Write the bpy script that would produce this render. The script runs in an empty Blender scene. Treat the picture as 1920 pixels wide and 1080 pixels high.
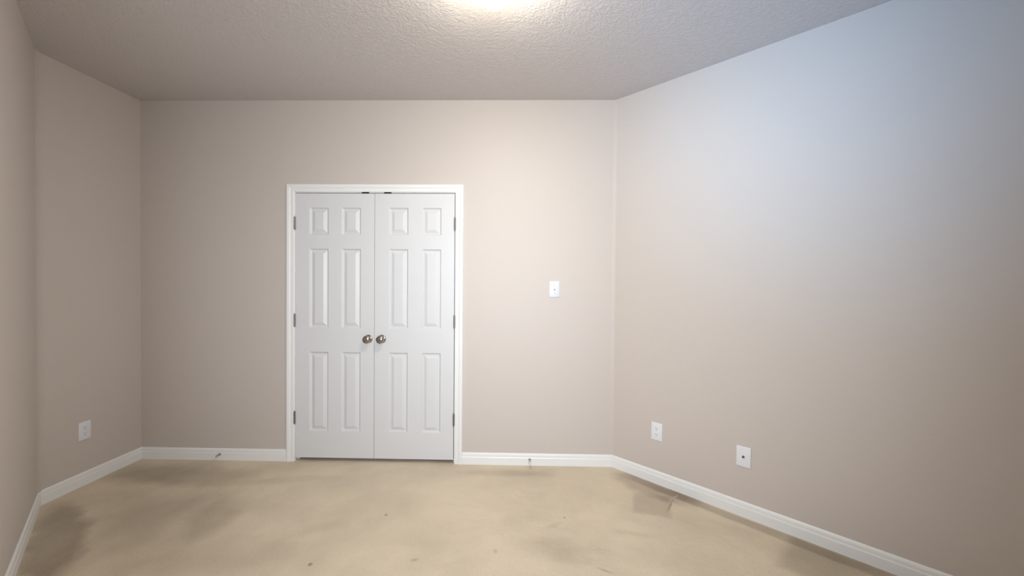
import bpy, bmesh, math, random
from mathutils import Vector, Matrix
sc = bpy.context.scene
COL = sc.collection
PI = math.pi

# ------------------------------------------------------------------ measures (metres)
H_CAM, D, HC = 1.3877, 3.1429, 2.7635          # camera height, back wall distance, ceiling height
LX, XB, YL = 2.9378, 0.7026, 2.4528            # left wall, right corner, left bend
AR, AL = 0.7902, 0.7953                        # angles of the right and the diagonal wall
WT = 0.12                                      # wall thickness

# ------------------------------------------------------------------ camera
cam = bpy.data.cameras.new('camera'); cam.sensor_width = 36.0; cam.lens = 777.09 / 1920 * 36
cam.clip_start = 0.02
co = bpy.data.objects.new('camera', cam); COL.objects.link(co)
_r = Vector((0.99974052, 0.02134026, 0.00796833)); _u = Vector((-0.00824538, 0.0129261, 0.99988246))
_w = Vector((-0.02123475, 0.99968871, -0.01309871))
M4 = Matrix.Identity(4)
for i in range(3):
    M4[i][0], M4[i][1], M4[i][2] = _r[i], _u[i], -_w[i]
M4[2][3] = H_CAM
co.matrix_world = M4
sc.camera = co

# ------------------------------------------------------------------ plan of the room
uR = Vector((math.cos(AR), -math.sin(AR), 0)); nR = Vector((-math.sin(AR), -math.cos(AR), 0))   # right wall: along, into the room
uL = Vector((math.cos(AL), -math.sin(AL), 0)); nL = Vector((math.sin(AL), math.cos(AL), 0))     # diagonal wall
A = Vector((-LX, D, 0)); B = Vector((XB, D, 0)); DL = Vector((-LX, YL, 0))
S_END = 3.9
C = B + uR * S_END
E = DL + uL * ((C - DL).dot(uL))

# ------------------------------------------------------------------ daylight, added window fill, exposure
sc.view_settings.view_transform = 'Standard'; sc.view_settings.look = 'None'
sc.view_settings.gamma = 1.0; sc.view_settings.use_curve_mapping = False
sc.view_settings.exposure = 0.03
world = bpy.data.worlds.new('sky'); sc.world = world; world.use_nodes = True
bg = world.node_tree.nodes['Background']
bg.inputs['Color'].default_value = (0.50, 0.68, 1.0, 1); bg.inputs['Strength'].default_value = 0.6
WIN_W, WIN_Z0, WIN_Z1 = 0.96, 0.90, 2.10                   # two unseen windows in the diagonal wall, the second added: width, sill, head
WINDOWS = (3.18, 4.20)                                      # their centres along the wall
def daylight(s, energy, color, spread, aim):
    """daylight of one window, just inside its pane; aim: how its blinds throw the light."""
    l = bpy.data.lights.new('window_daylight_fill', 'AREA'); l.shape = 'RECTANGLE'
    l.size = WIN_W - 0.12; l.size_y = WIN_Z1 - WIN_Z0 - 0.12
    l.energy = energy; l.color = color; l.spread = math.radians(spread)
    o = bpy.data.objects.new('window_daylight_fill', l); COL.objects.link(o)
    o.location = DL + uL * s - nL * 0.03 + Vector((0, 0, (WIN_Z0 + WIN_Z1) / 2))
    o.rotation_euler = aim.normalized().to_track_quat('-Z', 'Z').to_euler()
daylight(WINDOWS[0], 5.5, (0.20, 0.53, 0.97), 48, nL + Vector((0, 0, 0.35)))
daylight(WINDOWS[1], 33, (0.92, 1.0, 1.09), 98, nL - uL * 1.3 - Vector((0, 0, 0.1)))  # fill light at the added second window, thrown towards the left and back
LAMP_POS = Vector((-0.13, 1.815, HC)); LAMP_STRENGTH = 80; LAMP_COLOR = (1.07, 1.0, 0.84)

# ------------------------------------------------------------------ materials
def mat(name, color, rough=0.6, metal=0.0, bump=None, spec=0.5):
    m = bpy.data.materials.new(name); m.use_nodes = True
    nt = m.node_tree; b = nt.nodes['Principled BSDF']
    b.inputs['Base Color'].default_value = (*color, 1); b.inputs['Roughness'].default_value = rough
    b.inputs['Metallic'].default_value = metal; b.inputs['Specular IOR Level'].default_value = spec
    if bump:
        scale, strength, dist, detail = bump
        tc = nt.nodes.new('ShaderNodeTexCoord'); nz = nt.nodes.new('ShaderNodeTexNoise'); bp = nt.nodes.new('ShaderNodeBump')
        nz.inputs['Scale'].default_value = scale; nz.inputs['Detail'].default_value = detail
        bp.inputs['Strength'].default_value = strength; bp.inputs['Distance'].default_value = dist
        nt.links.new(tc.outputs['Object'], nz.inputs['Vector']); nt.links.new(nz.outputs['Fac'], bp.inputs['Height'])
        nt.links.new(bp.outputs['Normal'], b.inputs['Normal'])
    return m

M_WALL = mat('beige_wall_paint', (0.62, 0.56, 0.52), 0.55, bump=(130, 0.18, 0.002, 2), spec=0.35)
M_TRIM = mat('white_semigloss_trim', (0.87, 0.875, 0.875), 0.35)
M_DOOR = mat('white_door_paint', (0.715, 0.72, 0.735), 0.40)
M_PLATE = mat('white_plastic', (0.82, 0.84, 0.88), 0.35)
M_SWITCH = mat('dimmed_white_plastic', (0.70, 0.725, 0.78), 0.35)  # plate white darkened to offset the strong light on the switch
M_TOGGLE_SLOT = mat('toggle_shade_grey', (0.40, 0.41, 0.44), 0.6)  # grey paints in the shadow below the toggle; plate screws share it
M_SLOT = mat('dark_slot', (0.10, 0.09, 0.09), 0.6)
M_NICKEL = mat('satin_nickel', (0.42, 0.38, 0.34), 0.20, 1.0)
M_HINGE = mat('hinge_steel', (0.27, 0.25, 0.24), 0.40, 0.9, bump=(300, 0.3, 0.001, 2))
M_BLACK = mat('catch_hole_shade', (0.015, 0.014, 0.02), 0.5)  # black paints the shade of the catch holes in the head jamb
M_RUBBER = mat('white_rubber', (0.78, 0.76, 0.74), 0.6)
M_CLOSET = mat('closet_paint', (0.35, 0.30, 0.26), 0.7)

def ceiling_material():
    m = mat('ceiling_texture_paint', (0.625, 0.585, 0.575), 0.75, spec=0.2)
    nt = m.node_tree; b = nt.nodes['Principled BSDF']
    tc = nt.nodes.new('ShaderNodeTexCoord')
    n1 = nt.nodes.new('ShaderNodeTexNoise'); n1.inputs['Scale'].default_value = 42; n1.inputs['Detail'].default_value = 2.5
    n1.inputs['Distortion'].default_value = 1.1
    r1 = nt.nodes.new('ShaderNodeValToRGB'); r1.color_ramp.elements[0].position = 0.42; r1.color_ramp.elements[1].position = 0.60
    n2 = nt.nodes.new('ShaderNodeTexNoise'); n2.inputs['Scale'].default_value = 95; n2.inputs['Detail'].default_value = 2
    mx = nt.nodes.new('ShaderNodeMath'); mx.operation = 'MULTIPLY_ADD'; mx.inputs[1].default_value = 0.35
    bp = nt.nodes.new('ShaderNodeBump'); bp.inputs['Strength'].default_value = 0.42; bp.inputs['Distance'].default_value = 0.0032
    L = nt.links.new
    L(tc.outputs['Object'], n1.inputs['Vector']); L(tc.outputs['Object'], n2.inputs['Vector'])
    L(n1.outputs['Fac'], r1.inputs['Fac']); L(n2.outputs['Fac'], mx.inputs[0]); L(r1.outputs['Color'], mx.inputs[2])
    L(mx.outputs[0], bp.inputs['Height']); L(bp.outputs['Normal'], b.inputs['Normal'])
    return m
M_CEIL = ceiling_material()

# carpet: pile bump, blotchy wear and placed stains, plus painted-in shade and a light pool
STAINS_AND_SHADE = [   # x, y, rx, ry, rotation, amount (positive = darker), edge softness, squared outline
    (-2.42, 2.88, 0.62, 0.16, -0.05, 0.42, 0.6, 0), (-2.46, 2.12, 0.55, 0.13, -0.80, 0.50, 0.40, 0),  # left side: stains, deepened to paint in the shade there
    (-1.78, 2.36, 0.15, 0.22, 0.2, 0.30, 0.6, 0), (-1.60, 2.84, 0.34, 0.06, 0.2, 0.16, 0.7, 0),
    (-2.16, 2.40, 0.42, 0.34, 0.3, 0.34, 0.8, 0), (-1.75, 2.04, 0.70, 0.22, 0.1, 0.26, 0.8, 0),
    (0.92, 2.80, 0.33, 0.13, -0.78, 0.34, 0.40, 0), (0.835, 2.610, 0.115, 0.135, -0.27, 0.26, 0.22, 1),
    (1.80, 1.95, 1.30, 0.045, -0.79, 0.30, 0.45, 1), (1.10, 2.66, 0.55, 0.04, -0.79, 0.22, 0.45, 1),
    (-0.10, 3.00, 0.34, 0.06, 0.0, 0.22, 0.7, 0), (0.15, 2.14, 0.22, 0.09, -0.4, 0.24, 0.8, 0),
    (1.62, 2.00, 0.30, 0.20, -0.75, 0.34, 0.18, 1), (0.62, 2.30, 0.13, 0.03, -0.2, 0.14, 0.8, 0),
    (-0.30, 2.62, 0.28, 0.30, 0.0, -0.22, 0.9, 0), (1.22, 2.50, 0.22, 0.10, -0.7, -0.16, 0.5, 0),  # first entry paints a pool of light into the carpet colour
    (-0.79, 2.43, 0.010, 0.012, 0, 0.6, 0.7, 0), (-1.02, 1.99, 0.012, 0.014, 0, 0.7, 0.7, 0),
    (-0.52, 2.04, 0.020, 0.012, 0.3, 0.35, 0.8, 0), (0.27, 2.44, 0.008, 0.010, 0, 0.5, 0.7, 0),
    (-0.12, 2.12, 0.014, 0.020, 0.4, 0.28, 0.8, 0), (0.42, 1.99, 0.045, 0.010, -0.5, 0.32, 0.8, 0),
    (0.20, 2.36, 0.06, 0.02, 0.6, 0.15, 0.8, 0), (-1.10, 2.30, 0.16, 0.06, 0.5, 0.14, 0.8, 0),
]
def carpet_material():
    m = mat('beige_carpet', (0.5, 0.4, 0.3), 1.0, spec=0.05)
    nt = m.node_tree; b = nt.nodes['Principled BSDF']; N = nt.nodes.new; L = nt.links.new
    b.inputs['Sheen Weight'].default_value = 0.15
    tc = N('ShaderNodeTexCoord')
    wob = N('ShaderNodeTexNoise'); wob.inputs['Scale'].default_value = 6; wob.inputs['Detail'].default_value = 4
    L(tc.outputs['Object'], wob.inputs['Vector'])
    sub = N('ShaderNodeVectorMath'); sub.operation = 'SUBTRACT'; sub.inputs[1].default_value = (0.5, 0.5, 0.5)
    L(wob.outputs['Color'], sub.inputs[0])
    sca = N('ShaderNodeVectorMath'); sca.operation = 'SCALE'; sca.inputs['Scale'].default_value = 0.16
    L(sub.outputs[0], sca.inputs[0])
    add = N('ShaderNodeVectorMath'); add.operation = 'ADD'
    L(tc.outputs['Object'], add.inputs[0]); L(sca.outputs[0], add.inputs[1])
    sca2 = N('ShaderNodeVectorMath'); sca2.operation = 'SCALE'; sca2.inputs['Scale'].default_value = 0.035; L(sub.outputs[0], sca2.inputs[0])
    add2 = N('ShaderNodeVectorMath'); add2.operation = 'ADD'; L(tc.outputs['Object'], add2.inputs[0]); L(sca2.outputs[0], add2.inputs[1])
    total = None
    for (x, y, rx, ry, rot, amt, soft, sq) in STAINS_AND_SHADE:
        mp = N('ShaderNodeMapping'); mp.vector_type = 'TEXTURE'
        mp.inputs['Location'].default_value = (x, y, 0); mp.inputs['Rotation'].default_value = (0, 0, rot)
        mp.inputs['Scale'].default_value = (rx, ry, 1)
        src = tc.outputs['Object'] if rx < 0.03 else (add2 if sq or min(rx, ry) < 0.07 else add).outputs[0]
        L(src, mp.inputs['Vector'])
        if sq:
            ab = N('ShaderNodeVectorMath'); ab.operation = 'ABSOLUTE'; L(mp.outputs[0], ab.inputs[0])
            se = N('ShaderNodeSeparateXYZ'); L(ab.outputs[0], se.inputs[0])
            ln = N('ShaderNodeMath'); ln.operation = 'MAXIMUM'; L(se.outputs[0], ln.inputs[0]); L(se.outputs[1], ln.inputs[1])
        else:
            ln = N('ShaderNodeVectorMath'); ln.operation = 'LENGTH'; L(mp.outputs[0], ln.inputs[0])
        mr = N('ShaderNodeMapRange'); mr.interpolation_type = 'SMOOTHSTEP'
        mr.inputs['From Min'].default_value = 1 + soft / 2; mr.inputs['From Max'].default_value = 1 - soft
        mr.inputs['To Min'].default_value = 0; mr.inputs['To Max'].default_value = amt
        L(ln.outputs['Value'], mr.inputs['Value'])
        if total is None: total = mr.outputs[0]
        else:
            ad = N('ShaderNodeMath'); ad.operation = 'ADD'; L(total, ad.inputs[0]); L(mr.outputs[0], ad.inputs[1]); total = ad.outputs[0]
    # overall blotches and pile speckle
    bl = N('ShaderNodeTexNoise'); bl.inputs['Scale'].default_value = 2.6; bl.inputs['Detail'].default_value = 5
    L(tc.outputs['Object'], bl.inputs['Vector'])
    sp = N('ShaderNodeTexNoise'); sp.inputs['Scale'].default_value = 240; sp.inputs['Detail'].default_value = 3
    L(tc.outputs['Object'], sp.inputs['Vector'])
    def madd(src, k, off, addto):
        q = N('ShaderNodeMath'); q.operation = 'MULTIPLY_ADD'; L(src, q.inputs[0]); q.inputs[1].default_value = k; q.inputs[2].default_value = off
        ad = N('ShaderNodeMath'); ad.operation = 'ADD'; L(addto, ad.inputs[0]); L(q.outputs[0], ad.inputs[1]); return ad.outputs[0]
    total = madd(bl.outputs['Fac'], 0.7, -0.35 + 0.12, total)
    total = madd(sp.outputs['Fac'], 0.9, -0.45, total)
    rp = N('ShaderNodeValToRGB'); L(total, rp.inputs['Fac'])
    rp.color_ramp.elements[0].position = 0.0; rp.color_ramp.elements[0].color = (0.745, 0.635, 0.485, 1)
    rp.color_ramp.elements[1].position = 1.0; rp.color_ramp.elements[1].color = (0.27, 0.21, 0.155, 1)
    L(rp.outputs['Color'], b.inputs['Base Color'])
    bp = N('ShaderNodeBump'); bp.inputs['Strength'].default_value = 0.5; bp.inputs['Distance'].default_value = 0.006
    h1 = N('ShaderNodeTexNoise'); h1.inputs['Scale'].default_value = 160; h1.inputs['Detail'].default_value = 4
    L(tc.outputs['Object'], h1.inputs['Vector']); L(h1.outputs['Fac'], bp.inputs['Height'])
    bp2 = N('ShaderNodeBump'); bp2.inputs['Strength'].default_value = 0.35; bp2.inputs['Distance'].default_value = 0.03
    h2 = N('ShaderNodeTexNoise'); h2.inputs['Scale'].default_value = 9; h2.inputs['Detail'].default_value = 3
    L(tc.outputs['Object'], h2.inputs['Vector']); L(h2.outputs['Fac'], bp2.inputs['Height'])
    L(bp.outputs['Normal'], bp2.inputs['Normal']); L(bp2.outputs['Normal'], b.inputs['Normal'])
    return m
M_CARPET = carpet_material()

def emission(name, color, strength):
    m = bpy.data.materials.new(name); m.use_nodes = True; nt = m.node_tree; b = nt.nodes['Principled BSDF']
    b.inputs['Base Color'].default_value = (0.9, 0.88, 0.84, 1); b.inputs['Roughness'].default_value = 0.3
    b.inputs['Emission Color'].default_value = (*color, 1); b.inputs['Emission Strength'].default_value = strength
    return m

def glass_pane():
    m = bpy.data.materials.new('window_glass'); m.use_nodes = True; nt = m.node_tree
    nt.nodes.remove(nt.nodes['Principled BSDF'])
    t = nt.nodes.new('ShaderNodeBsdfTransparent'); g = nt.nodes.new('ShaderNodeBsdfGlossy'); g.inputs['Roughness'].default_value = 0.02
    x = nt.nodes.new('ShaderNodeMixShader'); x.inputs[0].default_value = 0.06
    nt.links.new(t.outputs[0], x.inputs[1]); nt.links.new(g.outputs[0], x.inputs[2])
    nt.links.new(x.outputs[0], nt.nodes['Material Output'].inputs['Surface'])
    return m

# ------------------------------------------------------------------ mesh helpers
def add_box(bm, x0, x1, y0, y1, z0, z1):
    v = [bm.verts.new((x, y, z)) for z in (z0, z1) for y in (y0, y1) for x in (x0, x1)]
    for f in ((0, 2, 3, 1), (4, 5, 7, 6), (0, 1, 5, 4), (2, 6, 7, 3), (0, 4, 6, 2), (1, 3, 7, 5)):
        bm.faces.new([v[i] for i in f])

def add_bevel_box(bm, x0, x1, y0, y1, z0, z1, r, seg=3):
    t = bmesh.new(); add_box(t, x0, x1, y0, y1, z0, z1)
    bmesh.ops.bevel(t, geom=list(t.edges), offset=r, segments=seg, profile=0.5, affect='EDGES')
    me = bpy.data.meshes.new('t'); t.to_mesh(me); t.free(); bm.from_mesh(me); bpy.data.meshes.remove(me)

def add_prism(bm, pts, z0, z1):
    lo = [bm.verts.new((p[0], p[1], z0)) for p in pts]; hi = [bm.verts.new((p[0], p[1], z1)) for p in pts]
    n = len(pts)
    bm.faces.new(lo); bm.faces.new(hi)
    for i in range(n): bm.faces.new((lo[i], lo[(i + 1) % n], hi[(i + 1) % n], hi[i]))

def add_lathe(bm, prof, axis='Y', seg=32, origin=(0, 0, 0)):
    """prof: (distance along axis, radius). axis 'Y' runs towards -Y, 'Z' towards +Z."""
    o = Vector(origin); rings = []
    for (t, r) in prof:
        if r < 1e-6:
            p = Vector((0, -t, 0)) if axis == 'Y' else Vector((0, 0, t))
            rings.append([bm.verts.new(o + p)]); continue
        ring = []
        for k in range(seg):
            a = 2 * PI * k / seg
            p = Vector((r * math.cos(a), -t, r * math.sin(a))) if axis == 'Y' else Vector((r * math.cos(a), r * math.sin(a), t))
            ring.append(bm.verts.new(o + p))
        rings.append(ring)
    for a, b in zip(rings, rings[1:]):
        if len(a) == 1 and len(b) == 1: continue
        for k in range(seg):
            k2 = (k + 1) % seg
            if len(a) == 1: bm.faces.new((a[0], b[k], b[k2]))
            elif len(b) == 1: bm.faces.new((a[k], b[0], a[k2]))
            else: bm.faces.new((a[k], b[k], b[k2], a[k2]))
    for ring in (rings[0], rings[-1]):
        if len(ring) > 1: bm.faces.new(ring)

def obj(name, bm, m, parent=None, smooth=None):
    bmesh.ops.recalc_face_normals(bm, faces=list(bm.faces))
    if smooth is not None:
        for f in bm.faces: f.smooth = True
        for e in bm.edges:
            if len(e.link_faces) == 2 and e.calc_face_angle(0) > smooth: e.smooth = False
    me = bpy.data.meshes.new(name); bm.to_mesh(me); bm.free()
    me.materials.append(m)
    o = bpy.data.objects.new(name, me); COL.objects.link(o)
    if parent: o.parent = parent
    return o

def empty(name, loc, rz=0.0):
    o = bpy.data.objects.new(name, None); COL.objects.link(o); o.empty_display_size = 0.05
    o.location = loc; o.rotation_euler = (0, 0, rz); return o

def tag(o, label=None, cat=None, group=None, kind=None):
    if label: o['label'] = label
    if cat: o['category'] = cat
    if group: o['group'] = group
    if kind: o['kind'] = kind
    return o

def struct(o, label, cat): return tag(o, label, cat, kind='structure')

# ------------------------------------------------------------------ room shell
DOOR_X0, DOOR_X1, DOOR_GAP = -1.7265, -0.5070, -1.1175        # the leaves of the closet door
JX0, JX1, JZ = DOOR_X0 - 0.003, DOOR_X1 + 0.006, 2.0625         # inner faces of the jamb
JT = 0.018                                                     # jamb board thickness
RD = 0.02                                                      # tangent length of the rounded 135 degree corners
def arc_corner(P, d_in, d_out, t, n=10):
    """points of a rounded corner at P between direction d_in (arriving) and d_out (leaving)."""
    p0 = P - d_in * t; p1 = P + d_out * t
    ang = math.acos(max(-1, min(1, d_in.dot(d_out)))); r = t / math.tan(ang / 2) if ang > 1e-4 else 0
    s = 1 if (d_in.x * d_out.y - d_in.y * d_out.x) > 0 else -1
    nin = Vector((-d_in.y, d_in.x, 0)) * s; cen = p0 + nin * (t / math.tan(ang / 2))
    out = []
    for k in range(n + 1):
        a = s * ang * k / n; v = p0 - cen
        out.append(cen + Vector((v.x * math.cos(a) - v.y * math.sin(a), v.x * math.sin(a) + v.y * math.cos(a), 0)))
    return out
X1 = Vector((1, 0, 0)); Y1 = Vector((0, 1, 0))

# back wall with the closet opening
bm = bmesh.new()
ox0, ox1, oz = JX0 - JT, JX1 + JT, JZ + JT
add_box(bm, -LX - WT, ox0, D, D + WT, 0, HC); add_box(bm, ox1, XB - RD, D, D + WT, 0, HC); add_box(bm, ox0, ox1, D, D + WT, oz, HC)
struct(obj('wall_back', bm, M_WALL), 'beige painted back wall holding the white closet doors', 'wall')
# right wall, with the rounded corner that joins it to the back wall
pts = arc_corner(B, X1, uR, RD) + [C, C - nR * WT, B - nR * WT + X1 * 0.05, Vector((XB - RD, D + WT, 0))]
bm = bmesh.new(); add_prism(bm, pts, 0, HC)
struct(obj('wall_right', bm, M_WALL), 'beige angled right wall washed by cool daylight', 'wall')
# short left wall, with the rounded corner that joins it to the diagonal wall
tl = 0.05
arc = arc_corner(DL, -Y1, uL, tl)
bm = bmesh.new(); add_prism(bm, [Vector((-LX, D, 0))] + arc + [arc[-1] - nL * WT, Vector((-LX - WT, YL - 0.04, 0)), Vector((-LX - WT, D, 0))], 0, HC)
struct(obj('wall_left', bm, M_WALL), 'short beige left wall with a low outlet', 'wall')
# diagonal wall at the left edge of the view, with the window opening further along
p0 = arc[-1]; s0 = (p0 - DL).dot(uL); s1 = (E - DL).dot(uL)
def onL(s, d=0.0, z=0.0): return DL + uL * s + nL * d + Vector((0, 0, z))
bm = bmesh.new()
cuts = [s0] + [v for c in WINDOWS for v in (c - WIN_W / 2, c + WIN_W / 2)] + [s1]
spans = [(cuts[i], cuts[i + 1], 0, HC) for i in (0, 2, 4)] + [(cuts[i], cuts[i + 1], z0, z1) for i in (1, 3) for z0, z1 in ((0, WIN_Z0), (WIN_Z1, HC))]
for (a, b, z0, z1) in spans:
    add_prism(bm, [onL(a), onL(b), onL(b, -WT), onL(a, -WT)], z0, z1)
struct(obj('wall_diagonal', bm, M_WALL), 'beige diagonal wall at the left edge of the view', 'wall')
# rear wall behind the camera
dr = (E - C).normalized()
bm = bmesh.new(); nq = Vector((uR.x, uR.y, 0)) * WT
add_prism(bm, [C, E, E + nq, C + nq], 0, HC)
struct(obj('wall_rear', bm, M_WALL), 'plain beige wall behind the camera', 'wall')
# floor and ceiling
outline = [A + Vector((-WT, WT, 0)), B + Vector((0.05, WT, 0)), C - nR * WT + nq, E - nL * WT + nq, DL - nL * WT - Vector((0.05, 0, 0)), Vector((-LX - WT, YL - 0.04, 0))]
bm = bmesh.new(); add_prism(bm, outline, -0.06, 0)
add_box(bm, -2.3, 0.1, D + WT, D + 0.75, -0.06, 0)
FLOOR = struct(obj('floor', bm, M_CARPET), 'worn beige carpet with darker stained patches and painted-in light and shade', 'floor')
bm = bmesh.new(); add_prism(bm, outline, HC, HC + 0.06)
struct(obj('ceiling', bm, M_CEIL), 'textured beige ceiling above the room', 'ceiling')
# closet behind the doors
bm = bmesh.new()
add_box(bm, -2.3, -2.25, D + WT, D + 0.75, 0, 2.4); add_box(bm, 0.05, 0.1, D + WT, D + 0.75, 0, 2.4)
add_box(bm, -2.25, 0.05, D + 0.70, D + 0.75, 0, 2.4); add_box(bm, -2.3, 0.1, D + WT, D + 0.75, 2.4, 2.45)
struct(obj('wall_closet', bm, M_CLOSET), 'closet interior shut behind the white double doors', 'closet')

# loose carpet seam beside the right baseboard: a crease standing up from the pile
bm = bmesh.new()
a0, a1 = Vector((0.872, 2.500, 0)), Vector((1.035, 2.725, 0)); n = 26; rnd = random.Random(4)
dv = (a1 - a0); sd = Vector((dv.y, -dv.x, 0)).normalized(); prev = None
for k in range(n + 1):
    t = k / n; c = a0 + dv * t + sd * (0.006 * math.sin(t * 7) + rnd.uniform(-.003, .003))
    w = 0.003 + 0.006 * math.sin(PI * min(1, t * 1.02)) ** 0.6 * rnd.uniform(.7, 1.1); hh = (0.002 + 0.009 * math.sin(PI * t)) * rnd.uniform(.7, 1.15)
    row = [bm.verts.new(c + sd * (w * q) + Vector((0, 0, z * hh))) for q, z in ((-1, -0.15), (-.6, .55), (-.1, 1), (.35, .7), (.5, .05), (.75, .3), (1, -0.15))]
    if prev:
        for i in range(6): bm.faces.new((prev[i], prev[i + 1], row[i + 1], row[i]))
    prev = row
M_SEAM = mat('carpet_seam_backing', (0.62, 0.53, 0.41), 1.0, bump=(220, 0.8, 0.005, 4), spec=0.05)
tag(obj('carpet_seam', bm, M_SEAM, FLOOR, smooth=1.2), 'frayed pale carpet seam')

# ------------------------------------------------------------------ baseboards
BASE_PROF = [(0.0004, 0), (0.013, 0), (0.013, 0.054), (0.0115, 0.0575), (0.0105, 0.060), (0.0100, 0.075), (0.0085, 0.081), (0.0055, 0.086), (0.0030, 0.089), (0.0004, 0.089)]
def baseboard(name, P, Q, nrm, m0, m1, label):
    """profile swept from P to Q; m0, m1: how far the end slides along the run per unit of offset (mitre)."""
    d = (Q - P).normalized(); bm = bmesh.new(); rows = []
    for (base, mm) in ((P, m0), (Q, m1)):
        rows.append([bm.verts.new(base + nrm * o + d * (mm * o) + Vector((0, 0, z))) for (o, z) in BASE_PROF])
    n = len(BASE_PROF)
    for i in range(n): bm.faces.new((rows[0][i], rows[0][(i + 1) % n], rows[1][(i + 1) % n], rows[1][i]))
    bm.faces.new(rows[0]); bm.faces.new(rows[1])
    return struct(obj(name, bm, M_TRIM), label, 'baseboard')
CAS_IN, CAS_W = 0.005, 0.0575
cx0, cx1 = JX0 - CAS_IN - CAS_W, JX1 + CAS_IN + CAS_W           # outer edges of the casing
tR, tL2 = math.tan(AR / 2), math.tan(AL / 2)
nB = Vector((0, -1, 0)); nW = Vector((1, 0, 0)); nE = -uR
baseboard('baseboard_back_left', Vector((-LX, D, 0)), Vector((cx0 - 0.0005, D, 0)), nB, 1, 0, 'white baseboard between the left corner and the closet door')
baseboard('baseboard_back_right', Vector((cx1 + 0.0005, D, 0)), B, nB, 0, -tR, 'white baseboard between the closet door and the right corner')
baseboard('baseboard_right', B, C, nR, tR, -1, 'white baseboard along the angled right wall')
ca = math.tan((PI / 2 - AL) / 2)
baseboard('baseboard_left', A, DL, nW, 1, -ca, 'white baseboard along the short left wall')
baseboard('baseboard_diagonal', DL, E, nL, ca, -1, 'white baseboard along the diagonal wall')
baseboard('baseboard_rear', C, E, nE, 1, -1, 'white baseboard on the wall behind the camera')

# ------------------------------------------------------------------ closet door casing and jamb
CAS_PROF = [(0, 0.0004), (0, 0.009), (0.0025, 0.0112), (0.018, 0.0118), (0.0215, 0.0112), (0.0235, 0.0085), (0.0265, 0.0088), (0.030, 0.0125), (0.034, 0.0150),
            (0.046, 0.0165), (0.053, 0.0165), (0.0565, 0.0145), (0.0575, 0.0110), (0.0575, 0.0004)]     # across, thickness
bm = bmesh.new(); ix0, ix1, iz = JX0 - CAS_IN, JX1 + CAS_IN, JZ + CAS_IN
stations = [[(ix0 - a, D - t, 0.0) for a, t in CAS_PROF], [(ix0 - a, D - t, iz + a) for a, t in CAS_PROF],
            [(ix1 + a, D - t, iz + a) for a, t in CAS_PROF], [(ix1 + a, D - t, 0.0) for a, t in CAS_PROF]]
rows = [[bm.verts.new(p) for p in st] for st in stations]; n = len(CAS_PROF)
for a, b in zip(rows, rows[1:]):
    for i in range(n): bm.faces.new((a[i], a[(i + 1) % n], b[(i + 1) % n], b[i]))
bm.faces.new(rows[0]); bm.faces.new(rows[-1])
TRIM = struct(obj('trim_1', bm, M_TRIM), 'white moulded casing around the closet double doors', 'door casing')
bm = bmesh.new()
add_box(bm, JX0 - JT, JX0, D + 0.0004, D + WT, 0, JZ + JT); add_box(bm, JX1, JX1 + JT, D + 0.0004, D + WT, 0, JZ + JT); add_box(bm, JX0, JX1, D + 0.0004, D + WT, JZ, JZ + JT)
add_box(bm, JX0, JX0 + 0.012, D + 0.042, D + 0.075, 0, JZ); add_box(bm, JX1 - 0.012, JX1, D + 0.042, D + 0.075, 0, JZ); add_box(bm, JX0 + 0.012, JX1 - 0.012, D + 0.042, D + 0.075, JZ - 0.012, JZ)
obj('door_jamb', bm, M_TRIM, TRIM)
for x in (-1.189, -1.017):
    bm = bmesh.new(); add_bevel_box(bm, x - 0.027, x + 0.027, D - 0.006, D + 0.022, JZ - 0.0036, JZ + 0.0060, 0.0008, 1)
    add_lathe(bm, [(-0.004, 0.006), (0.0, 0.006), (0.0015, 0.003), (0.002, 0)], 'Z', 12, (x, D + 0.008, JZ - 0.0042))
    tag(obj('ball_catch', bm, M_BLACK, TRIM), 'roller catch plate, black as the painted shade of its hole')

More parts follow.
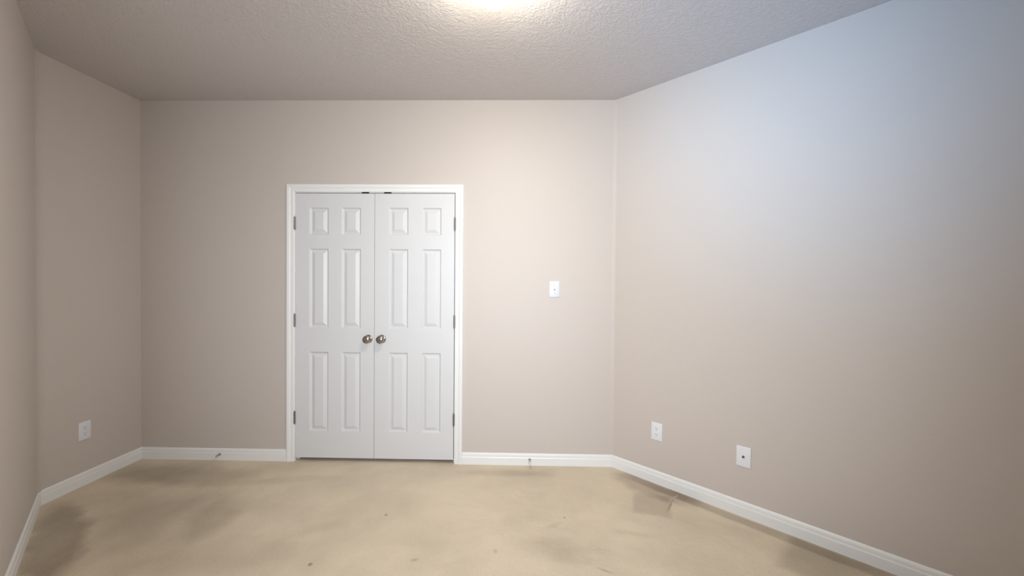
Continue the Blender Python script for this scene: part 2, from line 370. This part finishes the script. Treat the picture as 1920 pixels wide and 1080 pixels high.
# ------------------------------------------------------------------ closet door leaves
LZ0, LZ1 = 0.027, 2.0575
LEAF_T = 0.035
ROWS = [(0.232, 0.845), (1.028, 1.637), (1.742, 1.951)]
RINGS = [(0.0, 0.0), (0.0025, 0.0012), (0.0060, 0.0062), (0.0105, 0.0122), (0.0130, 0.0134), (0.0155, 0.0132), (0.0400, 0.0022), (0.0420, 0.0018)]
def door_leaf(name, x0, x1, cols, knob_x, hinge_x, label):
    xs = [x0] + [v for c in cols for v in c] + [x1]; zs = [LZ0] + [v for r in ROWS for v in r] + [LZ1]
    F, Bk = D + 0.002, D + 0.002 + LEAF_T
    bm = bmesh.new(); vv = {}
    def V(x, y, z):
        k = (round(x, 5), round(y, 5), round(z, 5))
        if k not in vv: vv[k] = bm.verts.new((x, y, z))
        return vv[k]
    for i in range(5):
        for j in range(7):
            if i in (1, 3) and j in (1, 3, 5): continue
            bm.faces.new((V(xs[i], F, zs[j]), V(xs[i + 1], F, zs[j]), V(xs[i + 1], F, zs[j + 1]), V(xs[i], F, zs[j + 1])))
    for i in range(5):
        for z in (LZ0, LZ1): bm.faces.new((V(xs[i], F, z), V(xs[i + 1], F, z), V(xs[i + 1], Bk, z), V(xs[i], Bk, z)))
    for j in range(7):
        for x in (x0, x1): bm.faces.new((V(x, F, zs[j]), V(x, F, zs[j + 1]), V(x, Bk, zs[j + 1]), V(x, Bk, zs[j])))
    bm.faces.new([V(x, Bk, LZ0) for x in xs] + [V(x1, Bk, z) for z in zs[1:]] + [V(x, Bk, LZ1) for x in xs[::-1][1:]] + [V(x0, Bk, z) for z in zs[::-1][1:-1]])
    leaf = struct(obj(name, bm, M_DOOR), label, 'door')
    for (a, b) in cols:
        for (c, d) in ROWS:
            bm = bmesh.new(); prev = None
            for (ins, dep) in RINGS:
                ring = [bm.verts.new((x, F + dep, z)) for x, z in ((a + ins, c + ins), (b - ins, c + ins), (b - ins, d - ins), (a + ins, d - ins))]
                if prev:
                    for k in range(4): bm.faces.new((prev[k], prev[(k + 1) % 4], ring[(k + 1) % 4], ring[k]))
                prev = ring
            bm.faces.new(prev)
            obj('raised_panel', bm, M_DOOR, leaf)
    # knob with its rosette
    bm = bmesh.new()
    add_lathe(bm, [(0.006, 0.011), (0.026, 0.011), (0.029, 0.017), (0.033, 0.0245), (0.038, 0.0290), (0.044, 0.0308), (0.050, 0.0300), (0.055, 0.0270), (0.059, 0.0215), (0.0615, 0.013), (0.0622, 0.006), (0.0623, 0)], 'Y', 40, (knob_x, F, 0.948))
    kn = tag(obj('door_knob', bm, M_NICKEL, leaf, smooth=1.0), 'round satin nickel knob')
    bm = bmesh.new()
    add_lathe(bm, [(0.0002, 0.0325), (0.003, 0.0325), (0.0055, 0.030), (0.0075, 0.022), (0.0085, 0.011)], 'Y', 40, (knob_x, F, 0.948))
    obj('rosette', bm, M_NICKEL, kn, smooth=1.0)
    for z in (1.829, 1.086, 0.337):
        bm = bmesh.new(); hh = 0.0445; prof = [(-hh - 0.009, 0), (-hh - 0.008, 0.0028), (-hh - 0.005, 0.0045), (-hh - 0.002, 0.0040), (-hh, 0.0062)]
        for k in range(5):
            zz = -hh + k * 2 * hh / 5; prof += [(zz + 0.0004, 0.0070), (zz + 2 * hh / 5 - 0.0006, 0.0070), (zz + 2 * hh / 5, 0.0060)]
        prof += [(hh + 0.002, 0.0040), (hh + 0.005, 0.0045), (hh + 0.008, 0.0028), (hh + 0.009, 0)]
        add_lathe(bm, prof, 'Z', 16, (hinge_x, D - 0.0062, z))
        s = 1 if hinge_x < DOOR_GAP else -1
        add_box(bm, hinge_x - 0.0012, hinge_x + 0.0012, D - 0.001, D + 0.024, z - hh, z + hh)
        hg = tag(obj('hinge', bm, M_HINGE, leaf, smooth=0.7), 'grey metal hinge knuckle')
    return leaf
door_leaf('door_1', DOOR_X0, DOOR_GAP - 0.0015, [(-1.621, -1.473), (-1.372, -1.224)], -1.163, JX0 + 0.0005 - 0.003, 'left white six panel closet door with a nickel knob')
door_leaf('door_2', DOOR_GAP + 0.0015, DOOR_X1, [(-1.008, -0.860), (-0.755, -0.607)], -1.060, DOOR_X1 + 0.003, 'right white six panel closet door with a nickel knob')

# ------------------------------------------------------------------ wall plates (local frame: +x to the viewer's right, -y out of the wall)
PW, PH, PT = 0.0395, 0.061, 0.0055
def plate(parent, m=None):
    bm = bmesh.new(); add_bevel_box(bm, -PW, PW, -PT, 0.004, -PH, PH, 0.0028, 3)
    v = [q for q in bm.verts if q.co.y > -0.0003]
    for q in v: q.co.y = -0.0003
    return obj('plate', bm, m or M_PLATE, parent, smooth=0.6)
def screw(parent, x, z, y=-PT, m=None):
    bm = bmesh.new(); add_lathe(bm, [(0.0, 0.0036), (0.0008, 0.0034), (0.0013, 0.002), (0.0014, 0)], 'Y', 14, (x, y, z))
    return obj('screw', bm, m or M_PLATE, parent, smooth=0.8)
def plate_thing(name, s_point, rz, label, cat, group=None):
    return tag(empty(name, s_point, rz), label, cat, group)
def outlet(s_point, rz, label):
    t = plate_thing('wall_outlet', s_point, rz, label, 'outlet', 'white duplex outlets low on the walls'); plate(t)
    for z in (0.0195, -0.0195):
        bm = bmesh.new(); R, hh = 0.0172, 0.0143; pp = []
        for k in range(40):
            a = 2 * PI * k / 40; pp.append((R * math.cos(a), max(-hh, min(hh, R * math.sin(a)))))
        lo = [bm.verts.new((x, -PT + 0.0005, z + q)) for x, q in pp]; hi = [bm.verts.new((x * .97, -PT - 0.0016, z + q * .97)) for x, q in pp]
        for k in range(40): bm.faces.new((lo[k], lo[(k + 1) % 40], hi[(k + 1) % 40], hi[k]))
        bm.faces.new(hi); bm.faces.new(lo)
        rc = obj('receptacle', bm, M_PLATE, t)
        for (x, zz, w, h) in ((-0.0064, 0.004, 0.0011, 0.0042), (0.0064, 0.004, 0.0011, 0.0036)):
            bm = bmesh.new(); add_box(bm, x - w, x + w, -PT - 0.0019, -PT - 0.0012, z + zz - h, z + zz + h); obj('slot', bm, M_SLOT, rc)
        bm = bmesh.new(); add_lathe(bm, [(PT + 0.0012, 0.0027), (PT + 0.0019, 0.0027)], 'Y', 12, (0, 0, z - 0.0075)); obj('ground_hole', bm, M_SLOT, rc)
    screw(t, 0, 0); return t
def onR(s, z): return B + uR * s + nR * 0.0002 + Vector((0, 0, z))
outlet(onR(0.3575, 0.361), -AR, 'white duplex outlet on right wall, above baseboard by the back corner')
outlet((-LX + 0.0002, 2.723, 0.366), PI / 2, 'white duplex outlet on the short left wall above its baseboard')
# light switch
t = plate_thing('light_switch', (0.255, D - 0.0002, 1.340), 0, 'white toggle light switch on back wall right of the closet doors', 'light switch'); plate(t, M_SWITCH)
bm = bmesh.new(); add_bevel_box(bm, -0.0052, 0.0052, -PT - 0.001, -PT + 0.001, -0.012, 0.012, 0.0004, 1)
sl = obj('toggle_slot', bm, M_TOGGLE_SLOT, t)
bm = bmesh.new(); add_bevel_box(bm, -0.0042, 0.0042, -0.0125, 0.0, -0.005, 0.005, 0.0014, 2)
tg = obj('toggle', bm, M_SWITCH, t, smooth=0.7); tg.location = (0, -PT, 0.0005); tg.rotation_euler = (math.radians(-28), 0, 0)
screw(t, 0, 0.030, m=M_TOGGLE_SLOT); screw(t, 0, -0.030, m=M_TOGGLE_SLOT)
# coaxial plate
t = plate_thing('cable_jack_plate', onR(0.909, 0.357), -AR, 'white cable jack plate with a metal stub, on the right wall', 'cable jack'); plate(t)
bm = bmesh.new(); add_lathe(bm, [(PT, 0.0078), (PT + 0.002, 0.0078), (PT + 0.0022, 0.0050), (PT + 0.011, 0.0050), (PT + 0.0112, 0.0032), (PT + 0.009, 0.0030), (PT + 0.009, 0)], 'Y', 6)
tag(obj('coaxial_connector', bm, mat('dark_connector', (0.22, 0.18, 0.17), 0.35, 0.9), t), 'dark threaded connector')
screw(t, 0, 0.040); screw(t, 0, -0.040)

# ------------------------------------------------------------------ door stops on the back baseboards
def door_stop(x, label):
    t = tag(empty('door_stop', (x, D - 0.0132, 0.046)), label, 'door stop', 'rigid door stops on the back baseboard')
    bm = bmesh.new(); add_lathe(bm, [(0.0, 0.0100), (0.002, 0.0100), (0.005, 0.0085), (0.007, 0.0052)], 'Y', 20); obj('base', bm, M_NICKEL, t, smooth=0.8)
    bm = bmesh.new(); add_lathe(bm, [(0.006, 0.0056), (0.012, 0.0070), (0.018, 0.0050), (0.050, 0.0042), (0.056, 0.0060), (0.058, 0.0060)], 'Y', 20); obj('rod', bm, M_NICKEL, t, smooth=0.8)
    bm = bmesh.new(); add_lathe(bm, [(0.056, 0.0075), (0.057, 0.0082), (0.068, 0.0080), (0.071, 0.0062), (0.072, 0.0)], 'Y', 20)
    tag(obj('tip', bm, M_RUBBER, t, smooth=0.8), 'white rubber tip')
    return t
door_stop(-2.310, 'metal door stop on the baseboard left of the closet doors')
door_stop(0.0785, 'metal door stop on the baseboard right of the closet doors')

# ------------------------------------------------------------------ ceiling light
lt = tag(empty('ceiling_light', LAMP_POS), 'round frosted flush ceiling light glowing at the top edge', 'ceiling light')
R0, PAN, DROP = 0.150, 0.060, 0.140
bm = bmesh.new(); add_lathe(bm, [(-0.0005, 0), (-0.0005, R0 - 0.012), (-0.006, R0 - 0.004), (-PAN + 0.010, R0 + 0.004), (-PAN, R0 + 0.004), (-PAN - 0.002, R0 - 0.01), (-PAN - 0.001, 0)], 'Z', 64)
obj('mounting_pan', bm, mat('white_pan', (0.8, 0.8, 0.78), 0.4), lt, smooth=0.8)
bm = bmesh.new(); prof = []
for k in range(17):
    a = (PI / 2) * k / 16; prof.append((-PAN - 0.003 - (DROP - PAN - 0.003) * math.sin(a), R0 * math.cos(a) if k < 16 else 0))
add_lathe(bm, prof, 'Z', 64)
tag(obj('glass_shade', bm, emission('glowing_frosted_glass', LAMP_COLOR, LAMP_STRENGTH), lt, smooth=0.9), 'glowing frosted white dome')

# ------------------------------------------------------------------ unseen windows in the diagonal wall (second added as fill), behind the camera's left shoulder
M_GLASS = glass_pane()
for k, wc in enumerate(WINDOWS):
    bm = bmesh.new(); wa, wb = wc - WIN_W / 2, wc + WIN_W / 2; fw = 0.045; zm = (WIN_Z0 + WIN_Z1) / 2
    def frame_box(a, b, z0, z1, d0=-0.095, d1=-0.05):
        add_prism(bm, [onL(a, d0), onL(b, d0), onL(b, d1), onL(a, d1)], z0, z1)
    frame_box(wa, wa + fw, WIN_Z0, WIN_Z1); frame_box(wb - fw, wb, WIN_Z0, WIN_Z1)
    frame_box(wa + fw, wb - fw, WIN_Z0, WIN_Z0 + fw); frame_box(wa + fw, wb - fw, WIN_Z1 - fw, WIN_Z1); frame_box(wa + fw, wb - fw, zm - 0.02, zm + 0.02)
    wf = struct(obj('window_%d' % (k + 1), bm, M_TRIM), ('white framed window in the diagonal wall, nearer the left corner', 'added unseen white framed window in the diagonal wall, nearer the rear wall')[k], 'window')
    bm = bmesh.new(); add_prism(bm, [onL(wa + fw, -0.078), onL(wb - fw, -0.078), onL(wb - fw, -0.072), onL(wa + fw, -0.072)], WIN_Z0 + fw, WIN_Z1 - fw)
    obj('window_pane', bm, M_GLASS, wf)
    bm = bmesh.new(); add_prism(bm, [onL(wa - 0.04, 0.0005), onL(wb + 0.04, 0.0005), onL(wb + 0.04, 0.03), onL(wa - 0.04, 0.03)], WIN_Z0 - 0.03, WIN_Z0 - 0.0005)
    obj('window_sill', bm, M_TRIM, wf)
